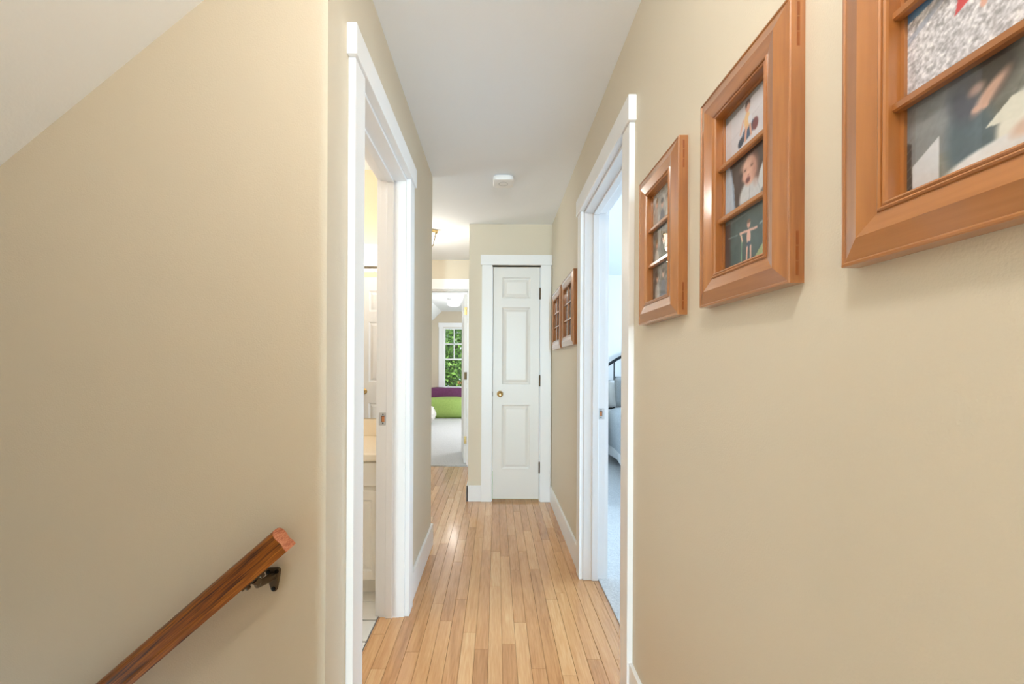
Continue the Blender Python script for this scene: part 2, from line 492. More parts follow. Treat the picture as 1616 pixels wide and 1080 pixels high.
# bathroom shell
m = MB(); m.box(-2.4, -2.3, 1.157, 2.75, 0, CZ); m.box(-2.4, XL-0.12, 2.65, YLE, 0, CZ)
struct(obj('wall_bathroom', m, M_BATHWALL), 'pale yellow bathroom wall', 'wall')
struct(obj('wall_bathroom_front', MB().box(-2.4, XL-0.12, 1.14, 1.165, 0, CZ), M_BATHWALL), 'pale yellow bathroom wall behind the open door', 'wall')
struct(obj('ceiling_bathroom', MB().box(-2.4, XL-0.115, 1.14, YLE, CZ-0.002, CZ+0.05), M_CEIL), 'white bathroom ceiling', 'ceiling')
# bedroom shell
m = MB(); m.box(0.5, 4.3, 5.65, 5.75, 0, CZ); m.box(4.2, 4.3, 1.0, 5.75, 0, CZ); m.box(0.5, 4.3, 0.98, 1.08, 0, CZ); m.box(0.5, XR+0.118, YE-0.05, 5.7, 0, CZ)
struct(obj('wall_bedroom', m, M_BEDWALL), 'white bedroom wall behind the bed', 'wall')
struct(obj('wall_bedroom_side', MB().box(XR+0.118, XR+0.124, RDO[1]+0.02, 5.65, 0, CZ), M_BEDWALL), 'white bedroom side of the hall wall', 'wall')
struct(obj('ceiling_bedroom', MB().box(XR+0.12, 4.3, 0.98, 5.75, CZ-0.001, CZ+0.05), M_CEIL), 'white bedroom ceiling', 'ceiling')
# playroom shell
PZ = 2.52; YP = 10.3; SX = -1.35
WX = (-1.30, -0.79); WZ = (0.60, 2.125)
m = MB()
m.box(-2.7, WX[0], YP, YP+0.12, 0, PZ); m.box(WX[1], 1.1, YP, YP+0.12, 0, PZ); m.box(WX[0], WX[1], YP, YP+0.12, 0, WZ[0]); m.box(WX[0], WX[1], YP, YP+0.12, WZ[1], PZ)
m.box(1.0, 1.1, YE, YP+0.1, 0, PZ); m.box(-2.7, -2.6, YE, YP+0.1, 0, 1.4)
struct(obj('wall_playroom', m, M_PLAYWALL), 'beige far bedroom wall around the window', 'wall')
m = MB(); m.box(SX, 1.1, YE, YP+0.1, PZ, PZ+0.06)
m.prism([(SX, PZ), (SX, PZ+0.08), (-2.7, PZ-1.35+0.08), (-2.7, PZ-1.35)], YE, YP+0.1, 'y')
struct(obj('ceiling_playroom', m, M_CEIL), 'white far bedroom ceiling sloping down at one side', 'ceiling')

# ------------------------------------------------------------------ baseboards
def bb(name, boxes, label, parent=None):
    m = MB()
    for b in boxes: m.box(*b)
    return struct(obj(name, m, M_TRIM, bevel=0.002), label, 'baseboard')
BH = 0.138
bb('baseboard_left', [(XL, XL+0.014, 2.056, YLE, 0, BH), (-2.3, XL+0.014, YLE, YLE+0.014, 0, BH)], 'white baseboard along the hall wall beyond the bathroom doorway')
bb('baseboard_right', [(XR-0.014, XR, 2.40, YC-0.02, 0, BH)], 'white baseboard under the pair of far frames')
bb('baseboard_right_near', [(XR-0.014, XR, -7.0, 1.472, 0, BH)], 'white baseboard beside the nearer casing of the bedroom doorway')
bb('baseboard_closet', [(XC-0.014, -0.128, YC-0.014, YC, 0, BH), (XC-0.014, XC, YC-0.014, YE, 0, BH)], 'white baseboard wrapping the closet corner')
bb('baseboard_bedroom', [(0.61, 4.2, 5.636, 5.65, 0.005, BH)], 'white baseboard behind the bed')
bb('baseboard_playroom', [(-2.6, 1.0, YP-0.014, YP, 0.005, BH)], 'white baseboard under the far window')

# ------------------------------------------------------------------ doorways
def trim(n, label, axis, plane, sgn, o0, o1, top, casw, wt, head_h, over, stop=None, strike=None, hinge_side=None, sides=(True, True), head_ext=(None, None), both=True):
    """casing and jambs of an opening o0..o1 in a wall lying along `axis`; n is measured from the wall face towards the viewer"""
    root = sroot('trim_%d' % n, label, 'door trim', ((plane, (o0+o1)/2, 0) if axis == 'y' else ((o0+o1)/2, plane, 0)))
    def bx(m, a0, a1, n0, n1, z0, z1):
        if axis == 'y': m.box(plane+sgn*n0, plane+sgn*n1, a0, a1, z0, z1)
        else: m.box(a0, a1, plane+sgn*n0, plane+sgn*n1, z0, z1)
        return m
    rv = 0.006
    if sides[0]: obj('side_casing', bx(MB(), o0-rv-casw, o0-rv, 0, 0.021, 0, top+0.012), M_TRIM, root, bevel=0.002)
    if sides[1]: obj('side_casing', bx(MB(), o1+rv, o1+rv+casw, 0, 0.021, 0, top+0.012), M_TRIM, root, bevel=0.002)
    h0 = head_ext[0] if head_ext[0] is not None else o0-rv-casw-over
    h1 = head_ext[1] if head_ext[1] is not None else o1+rv+casw+over
    obj('head_casing', bx(MB(), h0, h1, 0, 0.029, top+0.012, top+0.012+head_h), M_TRIM, root, bevel=0.0025)
    obj('jamb', bx(MB(), o0-0.017, o0, -wt, 0.0, 0, top), M_TRIM, root, bevel=0.001)
    obj('jamb', bx(MB(), o1, o1+0.017, -wt, 0.0, 0, top), M_TRIM, root, bevel=0.001)
    obj('head_jamb', bx(MB(), o0-0.017, o1+0.017, -wt, 0.0, top, top+0.017), M_TRIM, root, bevel=0.001)
    if stop:
        s0, s1 = stop
        obj('door_stop', bx(MB(), o0, o0+0.011, -s1, -s0, 0, top-0.011), M_TRIM, root, bevel=0.002)
        obj('door_stop', bx(MB(), o1-0.011, o1, -s1, -s0, 0, top-0.011), M_TRIM, root, bevel=0.002)
        obj('door_stop', bx(MB(), o0, o1, -s1, -s0, top-0.011, top), M_TRIM, root, bevel=0.002)
    if both:       # casing on the other side of the wall
        m = MB(); bx(m, o0-rv-casw, o0-rv, -wt-0.018, -wt, 0, top+0.01); obj('back_casing', m, M_TRIM, root, bevel=0.002)
        m = MB(); bx(m, o1+rv, o1+rv+casw, -wt-0.018, -wt, 0, top+0.01); obj('back_casing', m, M_TRIM, root, bevel=0.002)
        m = MB(); bx(m, o0-rv-casw, o1+rv+casw, -wt-0.018, -wt, top+0.01, top+0.1); obj('back_casing', m, M_TRIM, root, bevel=0.002)
    if strike:
        zc, nc, hh, hw = strike
        a = o1
        sp = obj('strike_plate', bx(MB(), a-0.0018, a-0.0002, -nc-hw, -nc+hw, zc-hh, zc+hh), M_NICKEL, root, bevel=0.0007, seg=1)
        obj('latch_hole', bx(MB(), a-0.0021, a-0.0017, -nc-0.004, -nc+0.010, zc-0.014, zc+0.014), M_DARK, sp)
        obj('latch_pocket', bx(MB(), a-0.0024, a-0.0020, -nc-0.002, -nc+0.010, zc-0.013, zc+0.011), M_RAWWOOD, sp)
        for dz in (-0.021, 0.021):
            obj('screw', bx(MB(), a-0.0026, a-0.0017, -nc, -nc+0.006, zc+dz-0.003, zc+dz+0.003), M_DARK, sp, bevel=0.0008, seg=1)
    return root

trim(1, 'white casing and jambs of the open bathroom doorway', 'y', XL, +1, LDO[0], LDO[1], 2.046, 0.089, 0.12, 0.088, 0.015, stop=(0.056, 0.088), strike=(0.93, 0.107, 0.03, 0.016))
trim(2, 'white casing and jambs of the bedroom doorway between photo frames', 'y', XR, -1, RDO[0], RDO[1], 2.028, 0.084, 0.12, 0.09, 0.015, stop=(0.046, 0.080), strike=(0.92, 0.098, 0.03, 0.016))
trim(3, 'white casing around the narrow closet door', 'x', YC, -1, -0.030, 0.379, 2.046, 0.091, 0.1, 0.088, 0.012, head_ext=(-0.138, XR-0.001), both=False)
trim(4, 'white casing of the far bedroom doorway', 'x', YE, -1, PD[0], PD[1], 2.06, 0.075, 0.12, 0.122, 0.0, stop=(0.05, 0.08))

# ------------------------------------------------------------------ doors
STEPS = [(0, -0.012), (0, 0.0), (0.004, -0.0035), (0.012, -0.0075), (0.018, -0.0085), (0.040, -0.002), (0.042, -0.002)]
def door_leaf(root, P, W, z0, z1, t, panels, m_=M_DOOR, back=True):
    """stiles, rails and raised panels; P maps (x, out, z) to 3D. panels = rows of lists (x0, x1, za, zb)"""
    def bx(x0, x1, h0, h1, za, zb):
        mb = MB()
        c = [P(x, h, z) for z in (za, zb) for (x, h) in ((x0, h0), (x1, h0), (x1, h1), (x0, h1))]
        return mb.add(c, [(3,2,1,0),(4,5,6,7),(0,1,5,4),(1,2,6,5),(2,3,7,6),(3,0,4,7)])
    xs0 = min(p[0] for r in panels for p in r); xs1 = max(p[1] for r in panels for p in r)
    obj('stile', bx(0, xs0, -t, 0, z0, z1), m_, root); obj('stile', bx(xs1, W, -t, 0, z0, z1), m_, root)
    rows = sorted(panels, key=lambda r: r[0][2])
    zc = z0
    for r in rows:
        obj('rail', bx(xs0, xs1, -t, 0, zc, r[0][2]), m_, root)
        zc = r[0][3]
        for a, b in zip(r[:-1], r[1:]):
            obj('mullion', bx(a[1], b[0], -t, 0, a[2], a[3]), m_, root)
        for p in r:
            obj('panel', MB().rectloft(P, p[0], p[1], p[2], p[3], STEPS), m_, root)
            if back:
                Q = lambda x, h, z: P(x, -t-h, z)
                obj('panel', MB().rectloft(Q, p[0], p[1], p[2], p[3], STEPS), m_, root)
    obj('rail', bx(xs0, xs1, -t, 0, zc, z1), m_, root)

def knob(root, p, d, m_=M_BRASS, s=1.0):
    k = MB().lathe([(0.001, 0), (0.027*s, 0.0), (0.028*s, 0.003), (0.022*s, 0.007), (0.011*s, 0.010), (0.010*s, 0.022), (0.017*s, 0.027), (0.0245*s, 0.036), (0.026*s, 0.045), (0.022*s, 0.054), (0.013*s, 0.058), (0.011*s, 0.057), (0.001, 0.0575)], p, d, 24)
    return obj('knob', k, m_, root, smooth=True)

# closet door
d1 = sroot('door_1', 'narrow white three-panel closet door with brass knob', 'door', (-0.027, YC, 0))
DX0, DX1, DZ1 = -0.0265, 0.3755, 2.042
def pxx(px): return (px-783)/F*3.645
def pzz(py): return CAMZ-(py-578)/F*3.645
Pd = lambda x, h, z: (DX0+x, YC-0.002-h, z)
rows = []
for (ya, yb) in ((438, 471), (485, 607), (639, 741)):
    rows.append([(pxx(792)-DX0, pxx(836.8)-DX0, pzz(yb), pzz(ya))])
door_leaf(d1, Pd, DX1-DX0, 0.022, DZ1, 0.034, rows, back=False)
knob(d1, (pxx(789.3), YC-0.002, pzz(622)), (0, -1, 0))
for py in (464, 601.5, 738.5):
    z = pzz(py)
    h = MB().tube([(DX1+0.0035, YC-0.006, z-0.046), (DX1+0.0035, YC-0.006, z+0.046)], 0.006, 10)
    h.lathe([(0.0045, 0), (0.0065, 0.003), (0.004, 0.008)], (DX1+0.0035, YC-0.006, z+0.046), (0, 0, 1), 10)
    obj('hinge', h, M_AGED, d1, smooth=True)
obj('latch', MB().box(DX0-0.0035, DX0+0.0005, YC-0.0035, YC+0.01, pzz(622)-0.02, pzz(622)+0.02), M_AGED, d1)

# bathroom door, folded open against the front wall of the bathroom (seen in the mirror)
BW = 0.76
d2 = sroot('door_2', 'cream white bathroom door folded open beside the mirror', 'door', (-0.56, 1.29, 0))
Pb = lambda x, h, z: (-0.57-x, 1.25+h, z)
def sixp(W): 
    a, b, c, d = 0.10, W/2-0.045, W/2+0.045, W-0.10
    return [[(a, b, 0.25, 0.82), (c, d, 0.25, 0.82)], [(a, b, 1.02, 1.60), (c, d, 1.02, 1.60)], [(a, b, 1.70, 1.90), (c, d, 1.70, 1.90)]]
door_leaf(d2, Pb, BW, 0.012, 2.03, 0.035, sixp(BW), back=False)
knob(d2, (-0.57-BW+0.06, 1.25, 0.93), (0, 1, 0))

# far bedroom door, swung in
ang = math.radians(81)
th = math.radians(90) + math.radians(6.8)
mt = Matrix.Translation((-0.352, YE+0.125, 0)) @ Matrix.Rotation(th, 4, 'Z')
d3 = sroot('door_3', 'white far bedroom door swung open edge-on beside the closet corner', 'door', mtx=mt)
D3 = mt
P3 = lambda x, h, z: tuple(D3 @ Vector((x, 0.035+h, z)))
door_leaf(d3, P3, 0.74, 0.016, 2.04, 0.035, sixp(0.74))
kd = D3.to_3x3() @ Vector((0, 1, 0))
knob(d3, tuple(D3 @ Vector((0.68, 0.035, 0.95))), tuple(kd))
knob(d3, tuple(D3 @ Vector((0.68, 0.0, 0.95))), tuple(-kd))
for z, mm in ((1.84, M_BRASS), (1.06, M_AGED), (0.29, M_BRASS)):
    h = MB()
    for q in [(-0.002, 0.004, z-0.045, z+0.045)]:
        c = [D3 @ Vector((x, y, zz)) for zz in (z-0.045, z+0.045) for (x, y) in ((-0.0025, 0.003), (0.001, 0.003), (0.001, 0.032), (-0.0025, 0.032))]
        h.add(c, [(3,2,1,0),(4,5,6,7),(0,1,5,4),(1,2,6,5),(2,3,7,6),(3,0,4,7)])
    h.tube([tuple(D3 @ Vector((-0.006, -0.002, z-0.045))), tuple(D3 @ Vector((-0.006, -0.002, z+0.045)))], 0.006, 8)
    obj('hinge', h, mm, d3)

# ------------------------------------------------------------------ picture frames
def grid(W, H):
    v, u = np.mgrid[0:H, 0:W]
    return (u+0.5)/W, (v+0.5)/H
class Paint:
    def __init__(s, W, H, col, asp):
        s.u, s.v = grid(W, H); s.a = asp
        s.c = np.ones((H, W, 3))*np.array(col, float)
        s.rng = np.random.RandomState(W*7+H+int(sum(col)))
    def blend(s, mask, col):
        mask = np.clip(mask, 0, 1)[..., None]; s.c = s.c*(1-mask)+np.array(col, float)*mask; return s
    def ell(s, cx, cy, rx, ry, col, rot=0, soft=0.12, op=1.0):
        x = (s.u-cx)*s.a; y = s.v-cy
        c, d = math.cos(rot), math.sin(rot)
        q = np.sqrt(((x*c+y*d)/rx)**2+((-x*d+y*c)/ry)**2)
        return s.blend(op*np.clip((1+soft-q)/(2*soft), 0, 1), col)
    def line(s, x0, y0, x1, y1, wd, col, op=1.0):
        ax, ay, bx, by = x0*s.a, y0, x1*s.a, y1
        X, Y = s.u*s.a, s.v
        dx, dy = bx-ax, by-ay; L = dx*dx+dy*dy+1e-9
        t = np.clip(((X-ax)*dx+(Y-ay)*dy)/L, 0, 1)
        d = np.sqrt((X-ax-t*dx)**2+(Y-ay-t*dy)**2)
        return s.blend(op*np.clip((wd*1.2-d)/(wd*0.4), 0, 1), col)
    def poly(s, pts, col, op=1.0):
        ins = np.zeros(s.u.shape, bool)
        n = len(pts); j = n-1
        for i in range(n):
            xi, yi = pts[i]; xj, yj = pts[j]
            cond = ((yi > s.v) != (yj > s.v)) & (s.u < (xj-xi)*(s.v-yi)/((yj-yi) or 1e-9)+xi)
            ins ^= cond; j = i
        return s.blend(op*ins.astype(float), col)
    def noise(s, amp, cells, region=None):
        H, W = s.u.shape
        tot = np.zeros((H, W))
        for k in range(3):
            n = cells*(2**k); g = s.rng.rand(int(n/s.a)+3, n+3)
            x = s.u*n; y = s.v*(n/s.a); i = x.astype(int); j = y.astype(int); fx = x-i; fy = y-j
            tot += ((g[j, i]*(1-fx)+g[j, i+1]*fx)*(1-fy)+(g[j+1, i]*(1-fx)+g[j+1, i+1]*fx)*fy-0.5)/(1.4**k)
        mk = 1.0 if region is None else region(s.u, s.v).astype(float)
        s.c += (tot*amp*mk)[..., None]; return s
    def done(s): return np.clip(s.c, 0, 255)

ASP = 1.55
def ph_baby(W=170, H=110):            # woman in blue grey leaning over a baby wrapped in white
    p = Paint(W, H, (126, 128, 122), ASP)
    for k in range(14): p.line(-0.2+k*0.12, 0, 0.1+k*0.12, 1, 0.006, (98, 100, 98), 0.5)
    for k in range(8): p.line(0, 0.1+k*0.14, 1, -0.05+k*0.14, 0.005, (150, 152, 146), 0.4)
    p.noise(24, 8)
    p.poly([(0, 0.3), (0, 1), (0.45, 1), (0.34, 0.3)], (128, 134, 146), 0.55)
    p.poly([(0, 0), (0, 0.62), (0.05, 0.56), (0.06, 0)], (64, 60, 58), 0.9)
    for k in range(6): p.line(0.0, 0.05+k*0.1, 0.06, 0.12+k*0.1, 0.005, (120, 116, 112), 0.7)
    p.ell(0.44, 0.28, 0.22, 0.42, (84, 102, 112), 0.1, 0.25)
    p.poly([(0.06, 0), (0.06, 0.30), (0.25, 0.50), (0.25, 0)], (216, 219, 227), 0.92)
    p.ell(0.40, 0.72, 0.14, 0.24, (78, 82, 94), 0.2, 0.35)
    p.ell(0.57, 0.84, 0.20, 0.20, (72, 68, 66), -0.5, 0.35)
    p.ell(0.55, 0.66, 0.19, 0.065, (200, 164, 148), 0.75, 0.35); p.ell(0.47, 0.76, 0.07, 0.05, (176, 148, 138), 0.3, 0.5)
    p.ell(0.60, 0.64, 0.13, 0.035, (96, 84, 80), 0.9, 0.5, 0.6)
    p.ell(0.47, 0.565, 0.04, 0.03, (206, 168, 152), 0, 0.4); p.ell(0.52, 0.56, 0.03, 0.025, (206, 168, 152), 0, 0.4)
    p.ell(0.80, 0.22, 0.34, 0.34, (232, 231, 222), 0.4, 0.08)
    p.poly([(0.52, 0.34), (0.66, 0.52), (0.78, 0.5), (0.70, 0.30)], (226, 226, 216), 1)
    p.ell(0.60, 0.06, 0.50, 0.13, (226, 229, 233), 0.1, 0.12)
    p.ell(0.86, 0.58, 0.13, 0.13, (226, 172, 152), 0.5, 0.15); p.ell(0.80, 0.66, 0.16, 0.045, (226, 234, 238), 0.95, 0.15)
    p.ell(0.73, 0.20, 0.12, 0.07, (216, 192, 178), 0.3, 0.4)
    return p.noise(8, 30).done()
def ph_beach(W=170, H=110):           # people's legs and a red towel on a shingle beach
    p = Paint(W, H, (204, 203, 210), ASP).noise(96, 60)
    p.poly([(0, 0.88), (0, 1), (0.6, 1), (0.4, 0.97)], (92, 140, 186), 1); p.poly([(0, 0.70), (0.34, 0.96), (0.38, 0.92), (0, 0.62)], (140, 152, 176), 0.6)
    p.poly([(0.34, 0.58), (0.40, 1), (0.60, 1), (0.48, 0.68)], (202, 74, 80), 1)
    p.line(0.55, 1.0, 0.51, 0.50, 0.03, (222, 176, 160)); p.line(0.62, 1.0, 0.60, 0.62, 0.03, (218, 170, 150))
    p.poly([(0.56, 0.6), (0.70, 0.95), (0.80, 0.95), (0.66, 0.55)], (70, 74, 92), 0.9)
    p.ell(0.84, 0.78, 0.10, 0.2, (230, 226, 226)); p.ell(0.92, 0.95, 0.12, 0.1, (92, 140, 190))
    p.line(0.86, 0.7, 0.90, 0.5, 0.03, (214, 168, 150))
    return p.done()
def ph_sit(W=110, H=70):              # child seated on a dark blue cushion, pale backdrop
    p = Paint(W, H, (206, 202, 208), ASP).noise(8, 5)
    p.line(0.05, 0.40, 0.95, 0.66, 0.006, (180, 176, 184), 0.7); p.poly([(0, 0.84), (0, 1), (1, 1), (1, 0.93)], (112, 116, 116), 0.8)
    p.ell(0.52, 0.34, 0.22, 0.12, (60, 86, 120), 0.35); p.ell(0.37, 0.24, 0.10, 0.08, (38, 44, 64), 0.5); p.ell(0.66, 0.36, 0.09, 0.11, (122, 60, 62))
    p.ell(0.50, 0.55, 0.09, 0.16, (222, 184, 130)); p.ell(0.56, 0.52, 0.06, 0.10, (214, 214, 224), 0.3)
    p.line(0.48, 0.42, 0.46, 0.22, 0.035, (214, 160, 138)); p.line(0.56, 0.42, 0.58, 0.24, 0.03, (214, 160, 138)); p.line(0.42, 0.60, 0.36, 0.40, 0.022, (214, 160, 138))
    p.ell(0.51, 0.80, 0.075, 0.10, (206, 150, 126)); p.ell(0.51, 0.85, 0.08, 0.07, (74, 48, 40)); p.ell(0.52, 0.79, 0.05, 0.06, (216, 164, 140))
    return p.done()
def ph_laugh(W=110, H=70):            # laughing baby in pale grey on a dark brown ground
    p = Paint(W, H, (72, 56, 52), ASP).noise(20, 5)
    p.poly([(0, 0), (0, 1), (0.12, 1), (0.22, 0.55), (0.26, 0)], (180, 194, 210), 1); p.line(0.16, 0.9, 0.24, 0.1, 0.02, (120, 140, 170), 0.8)
    p.ell(0.56, 0.16, 0.34, 0.32, (196, 200, 206)); p.ell(0.80, 0.38, 0.11, 0.26, (206, 210, 214), -0.3)
    p.line(0.56, 0.4, 0.54, 0.0, 0.008, (140, 146, 156), 0.8); p.line(0.70, 0.36, 0.80, 0.02, 0.008, (140, 146, 156), 0.7)
    p.ell(0.56, 0.74, 0.25, 0.25, (84, 58, 50)); p.ell(0.55, 0.64, 0.21, 0.27, (214, 168, 150))
    p.ell(0.66, 0.60, 0.10, 0.24, (178, 128, 112), 0.1, 0.6, 0.7); p.ell(0.47, 0.78, 0.16, 0.08, (228, 190, 172), 0.2, 0.6, 0.7)
    for ex, ey in ((0.46, 0.68), (0.60, 0.70)):
        p.ell(ex, ey+0.015, 0.06, 0.035, (186, 138, 122), 0, 0.5, 0.8); p.ell(ex, ey, 0.035, 0.016, (92, 62, 54), 0, 0.5, 0.9)
    p.ell(0.52, 0.60, 0.035, 0.045, (226, 178, 158), 0, 0.5); p.ell(0.53, 0.565, 0.03, 0.014, (168, 112, 100), 0, 0.5); p.ell(0.52, 0.48, 0.075, 0.055, (140, 76, 74), 0.1, 0.3); p.ell(0.52, 0.47, 0.05, 0.03, (96, 44, 46), 0.1, 0.4)
    p.ell(0.43, 0.56, 0.05, 0.06, (224, 164, 148), 0, 0.6, 0.7)
    p.noise(10, 26)
    return p.done()
def ph_sea(W=110, H=70):              # child with arms stretched out by a dark sea
    p = Paint(W, H, (62, 86, 90), ASP).noise(20, 7)
    p.poly([(0, 0.86), (0, 1), (1, 1), (1, 0.96)], (126, 132, 130), 0.6); p.poly([(0.62, 0), (0.86, 0.30), (1, 0.34), (1, 0)], (176, 190, 130), 0.8); p.poly([(0, 0), (0, 0.9), (0.14, 0.9), (0.14, 0)], (66, 56, 60), 0.9)
    p.line(0.76, 0.60, 1.0, 0.68, 0.016, (184, 206, 206), 0.7); p.line(0.1, 0.62, 0.3, 0.60, 0.01, (180, 200, 200), 0.6)
    p.ell(0.54, 0.46, 0.065, 0.14, (222, 178, 164)); p.line(0.36, 0.60, 0.70, 0.56, 0.022, (222, 178, 164)); p.ell(0.54, 0.70, 0.055, 0.075, (214, 166, 150)); p.ell(0.54, 0.75, 0.055, 0.04, (120, 92, 80))
    p.ell(0.54, 0.32, 0.065, 0.06, (60, 84, 110)); p.line(0.51, 0.28, 0.50, 0.06, 0.024, (222, 178, 164)); p.line(0.58, 0.28, 0.58, 0.06, 0.024, (222, 178, 164)); p.line(0.40, 0.54, 0.39, 0.02, 0.012, (140, 190, 150)); p.line(0.37, 0.6, 0.41, 0.44, 0.02, (230, 190, 170))
    return p.done()
def ph_group(k, W=56, H=36):          # small snapshots of people
    r = random.Random(k*13+5)
    base = r.choice([(120, 120, 116), (150, 148, 144), (96, 92, 90), (168, 164, 158), (110, 104, 96)])
    p = Paint(W, H, base, ASP).noise(70, 12)
    for i in range(r.choice([2, 3, 3])):
        x = 0.2+0.28*i+r.uniform(-0.05, 0.05); h = r.uniform(0.5, 0.66)
        c = r.choice([(70, 76, 92), (180, 176, 172), (120, 70, 66), (88, 96, 84), (206, 204, 200)])
        p.ell(x, h-0.42, 0.16, 0.32, c); p.ell(x, h+0.05, 0.085, 0.12, (208, 166, 146)); p.ell(x, h+0.13, 0.09, 0.07, r.choice([(64, 46, 38), (120, 92, 60), (44, 40, 40)]))
    return p.noise(16, 20).done()

def photo_mesh(img, x0, x1, y0, y1, z, parent, name='photo'):
    H, W, _ = img.shape
    xs = np.linspace(x0, x1, W+1); ys = np.linspace(y0, y1, H+1)
    X, Y = np.meshgrid(xs, ys)
    vs = np.stack([X.ravel(), Y.ravel(), np.full(X.size, z)], 1)
    j, i = np.mgrid[0:H, 0:W]
    a = j*(W+1)+i
    fs = np.stack([a, a+1, a+W+2, a+W+1], -1).reshape(-1, 4)
    me = bpy.data.meshes.new(name)
    me.from_pydata(vs.tolist(), [], fs.tolist())
    # corner colours averaged to the points -> smooth print
    pad = np.pad(img, ((1, 1), (1, 1), (0, 0)), mode='edge')
    pc = (pad[:-1, :-1]+pad[1:, :-1]+pad[:-1, 1:]+pad[1:, 1:])/4/255.0
    lin = np.where(pc <= 0.04045, pc/12.92, ((pc+0.055)/1.055)**2.4)
    at = me.color_attributes.new('Col', 'FLOAT_COLOR', 'POINT')
    rgba = np.ones((lin.shape[0]*lin.shape[1], 4)); rgba[:, :3] = lin.reshape(-1, 3)
    at.data.foreach_set('color', rgba.ravel())
    me.materials.append(M_PRINT)
    o = bpy.data.objects.new(name, me); COL.objects.link(o); o.parent = parent
    return o

FPROF = [(0.0, 0.0), (0.0, 0.0225), (0.0012, 0.0245), (0.0035, 0.0250), (0.0050, 0.0240), (0.0055, 0.0232), (0.031, 0.0310), (0.0545, 0.0245), (0.0550, 0.0262), (0.0570, 0.0275),
         (0.0590, 0.0262), (0.0596, 0.0240), (0.0602, 0.0250), (0.0622, 0.0262), (0.0645, 0.0250), (0.0655, 0.0225), (0.0655, 0.0085), (0.0700, 0.0085), (0.0700, 0.0)]
def rail_mb(L):
    vs = []; n = len(FPROF)
    for u, h in FPROF: vs.append((u, u, h))
    for u, h in FPROF: vs.append((L-u, u, h))
    fs = [(i, (i+1) % n, (i+1) % n+n, i+n) for i in range(n)] + [tuple(range(n)), tuple(range(2*n-1, n-1, -1))]
    return MB().add(vs, fs)
FRM = Matrix(((0, 0, -1, 0), (-1, 0, 0, 0), (0, 1, 0, 0), (0, 0, 0, 1)))
FZ0, FZ1 = 1.3135, 1.7695
def picture_frame(yn, yf, label, photos, cols=1):
    """a mitred wooden frame on the right wall between depths yn (near) and yf (far)"""
    W, H = yf-yn, FZ1-FZ0
    root = thing('picture_frame', label, 'picture frame', group='wooden photo frames along the hall wall', mtx=Matrix.Translation((XR-0.0002, (yn+yf)/2, (FZ0+FZ1)/2)) @ FRM)
    for (L, lx, ly, rz) in ((W, -W/2, -H/2, 0), (H, W/2, -H/2, 90), (W, W/2, H/2, 180), (H, -W/2, H/2, 270)):
        o = obj('frame_rail', rail_mb(L), M_CHERRY, root, local=True)
        o.location = (lx, ly, 0); o.rotation_euler = (0, 0, math.radians(rz))
    b = 0.0655; iw, ih = W-2*b, H-2*b
    obj('backing', MB().box(-W/2+b-0.003, W/2-b+0.003, -H/2+b-0.003, H/2-b+0.003, 0.0005, 0.0035), M_BACK, root, local=True)
    for k in (1, 2):
        y = -ih/2+ih*k/3
        obj('glazing_bar', MB().prism([(y-0.0055, 0.0075), (y+0.0055, 0.0075), (y+0.0055, 0.0155), (y+0.0035, 0.018), (y-0.0035, 0.018), (y-0.0055, 0.0155)], -iw/2, iw/2, 'x'), M_CHERRY, root, local=True)
    for k in range(1, cols):
        x = -iw/2+iw*k/cols
        obj('glazing_bar', MB().box(x-0.0065, x+0.0065, -ih/2, ih/2, 0.0075, 0.0185), M_CHERRY, root, local=True, bevel=0.002)
    obj('glass_pane', MB().box(-iw/2-0.003, iw/2+0.003, -ih/2-0.003, ih/2+0.003, 0.0058, 0.0072), M_GLASS, root, local=True)
    k = 0
    for r in range(3):
        for c in range(cols):
            if photos[k] is not None:
                x0 = -iw/2+iw*c/cols+0.0015; x1 = -iw/2+iw*(c+1)/cols-0.0015
                y1 = ih/2-ih*r/3-0.002; y0 = ih/2-ih*(r+1)/3+0.002
                photo_mesh(photos[k], x0, x1, y0, y1, 0.0045, root)
            k += 1
    for sx in (-1, 1):
        for sy in (-1, 1):
            for q in range(3):
                ya = sy*(H/2-0.012-0.024*q); yb = sy*(H/2-0.012-0.024*q-0.022)
                obj('spline', MB().box(sx*(W/2-0.001), sx*(W/2+0.0003), min(ya, yb), max(ya, yb), 0.009, 0.0135), M_CHERRYDK, root, local=True)
    return root
picture_frame(0.270, 0.560, 'wooden frame with shingle beach and swaddled baby prints, cut off by the picture edge', [ph_group(2), ph_beach(), ph_baby()])
picture_frame(0.659, 0.949, 'wooden frame with prints of seated child, laughing baby and child by dark sea', [ph_sit(), ph_laugh(), ph_sea()])
picture_frame(1.062, 1.354, 'wooden frame with three grey snapshots, hanging next to the bedroom door casing', [ph_group(3), ph_group(4), ph_group(7)])
picture_frame(2.510, 2.950, 'larger of the two six-photo wooden frames beyond the bedroom doorway', [ph_group(20+i, 40, 26) for i in range(6)], 2)
picture_frame(3.005, 3.445, 'six-photo wooden frame hanging closest to the closet door', [ph_group(30+i, 40, 26) for i in range(6)], 2)

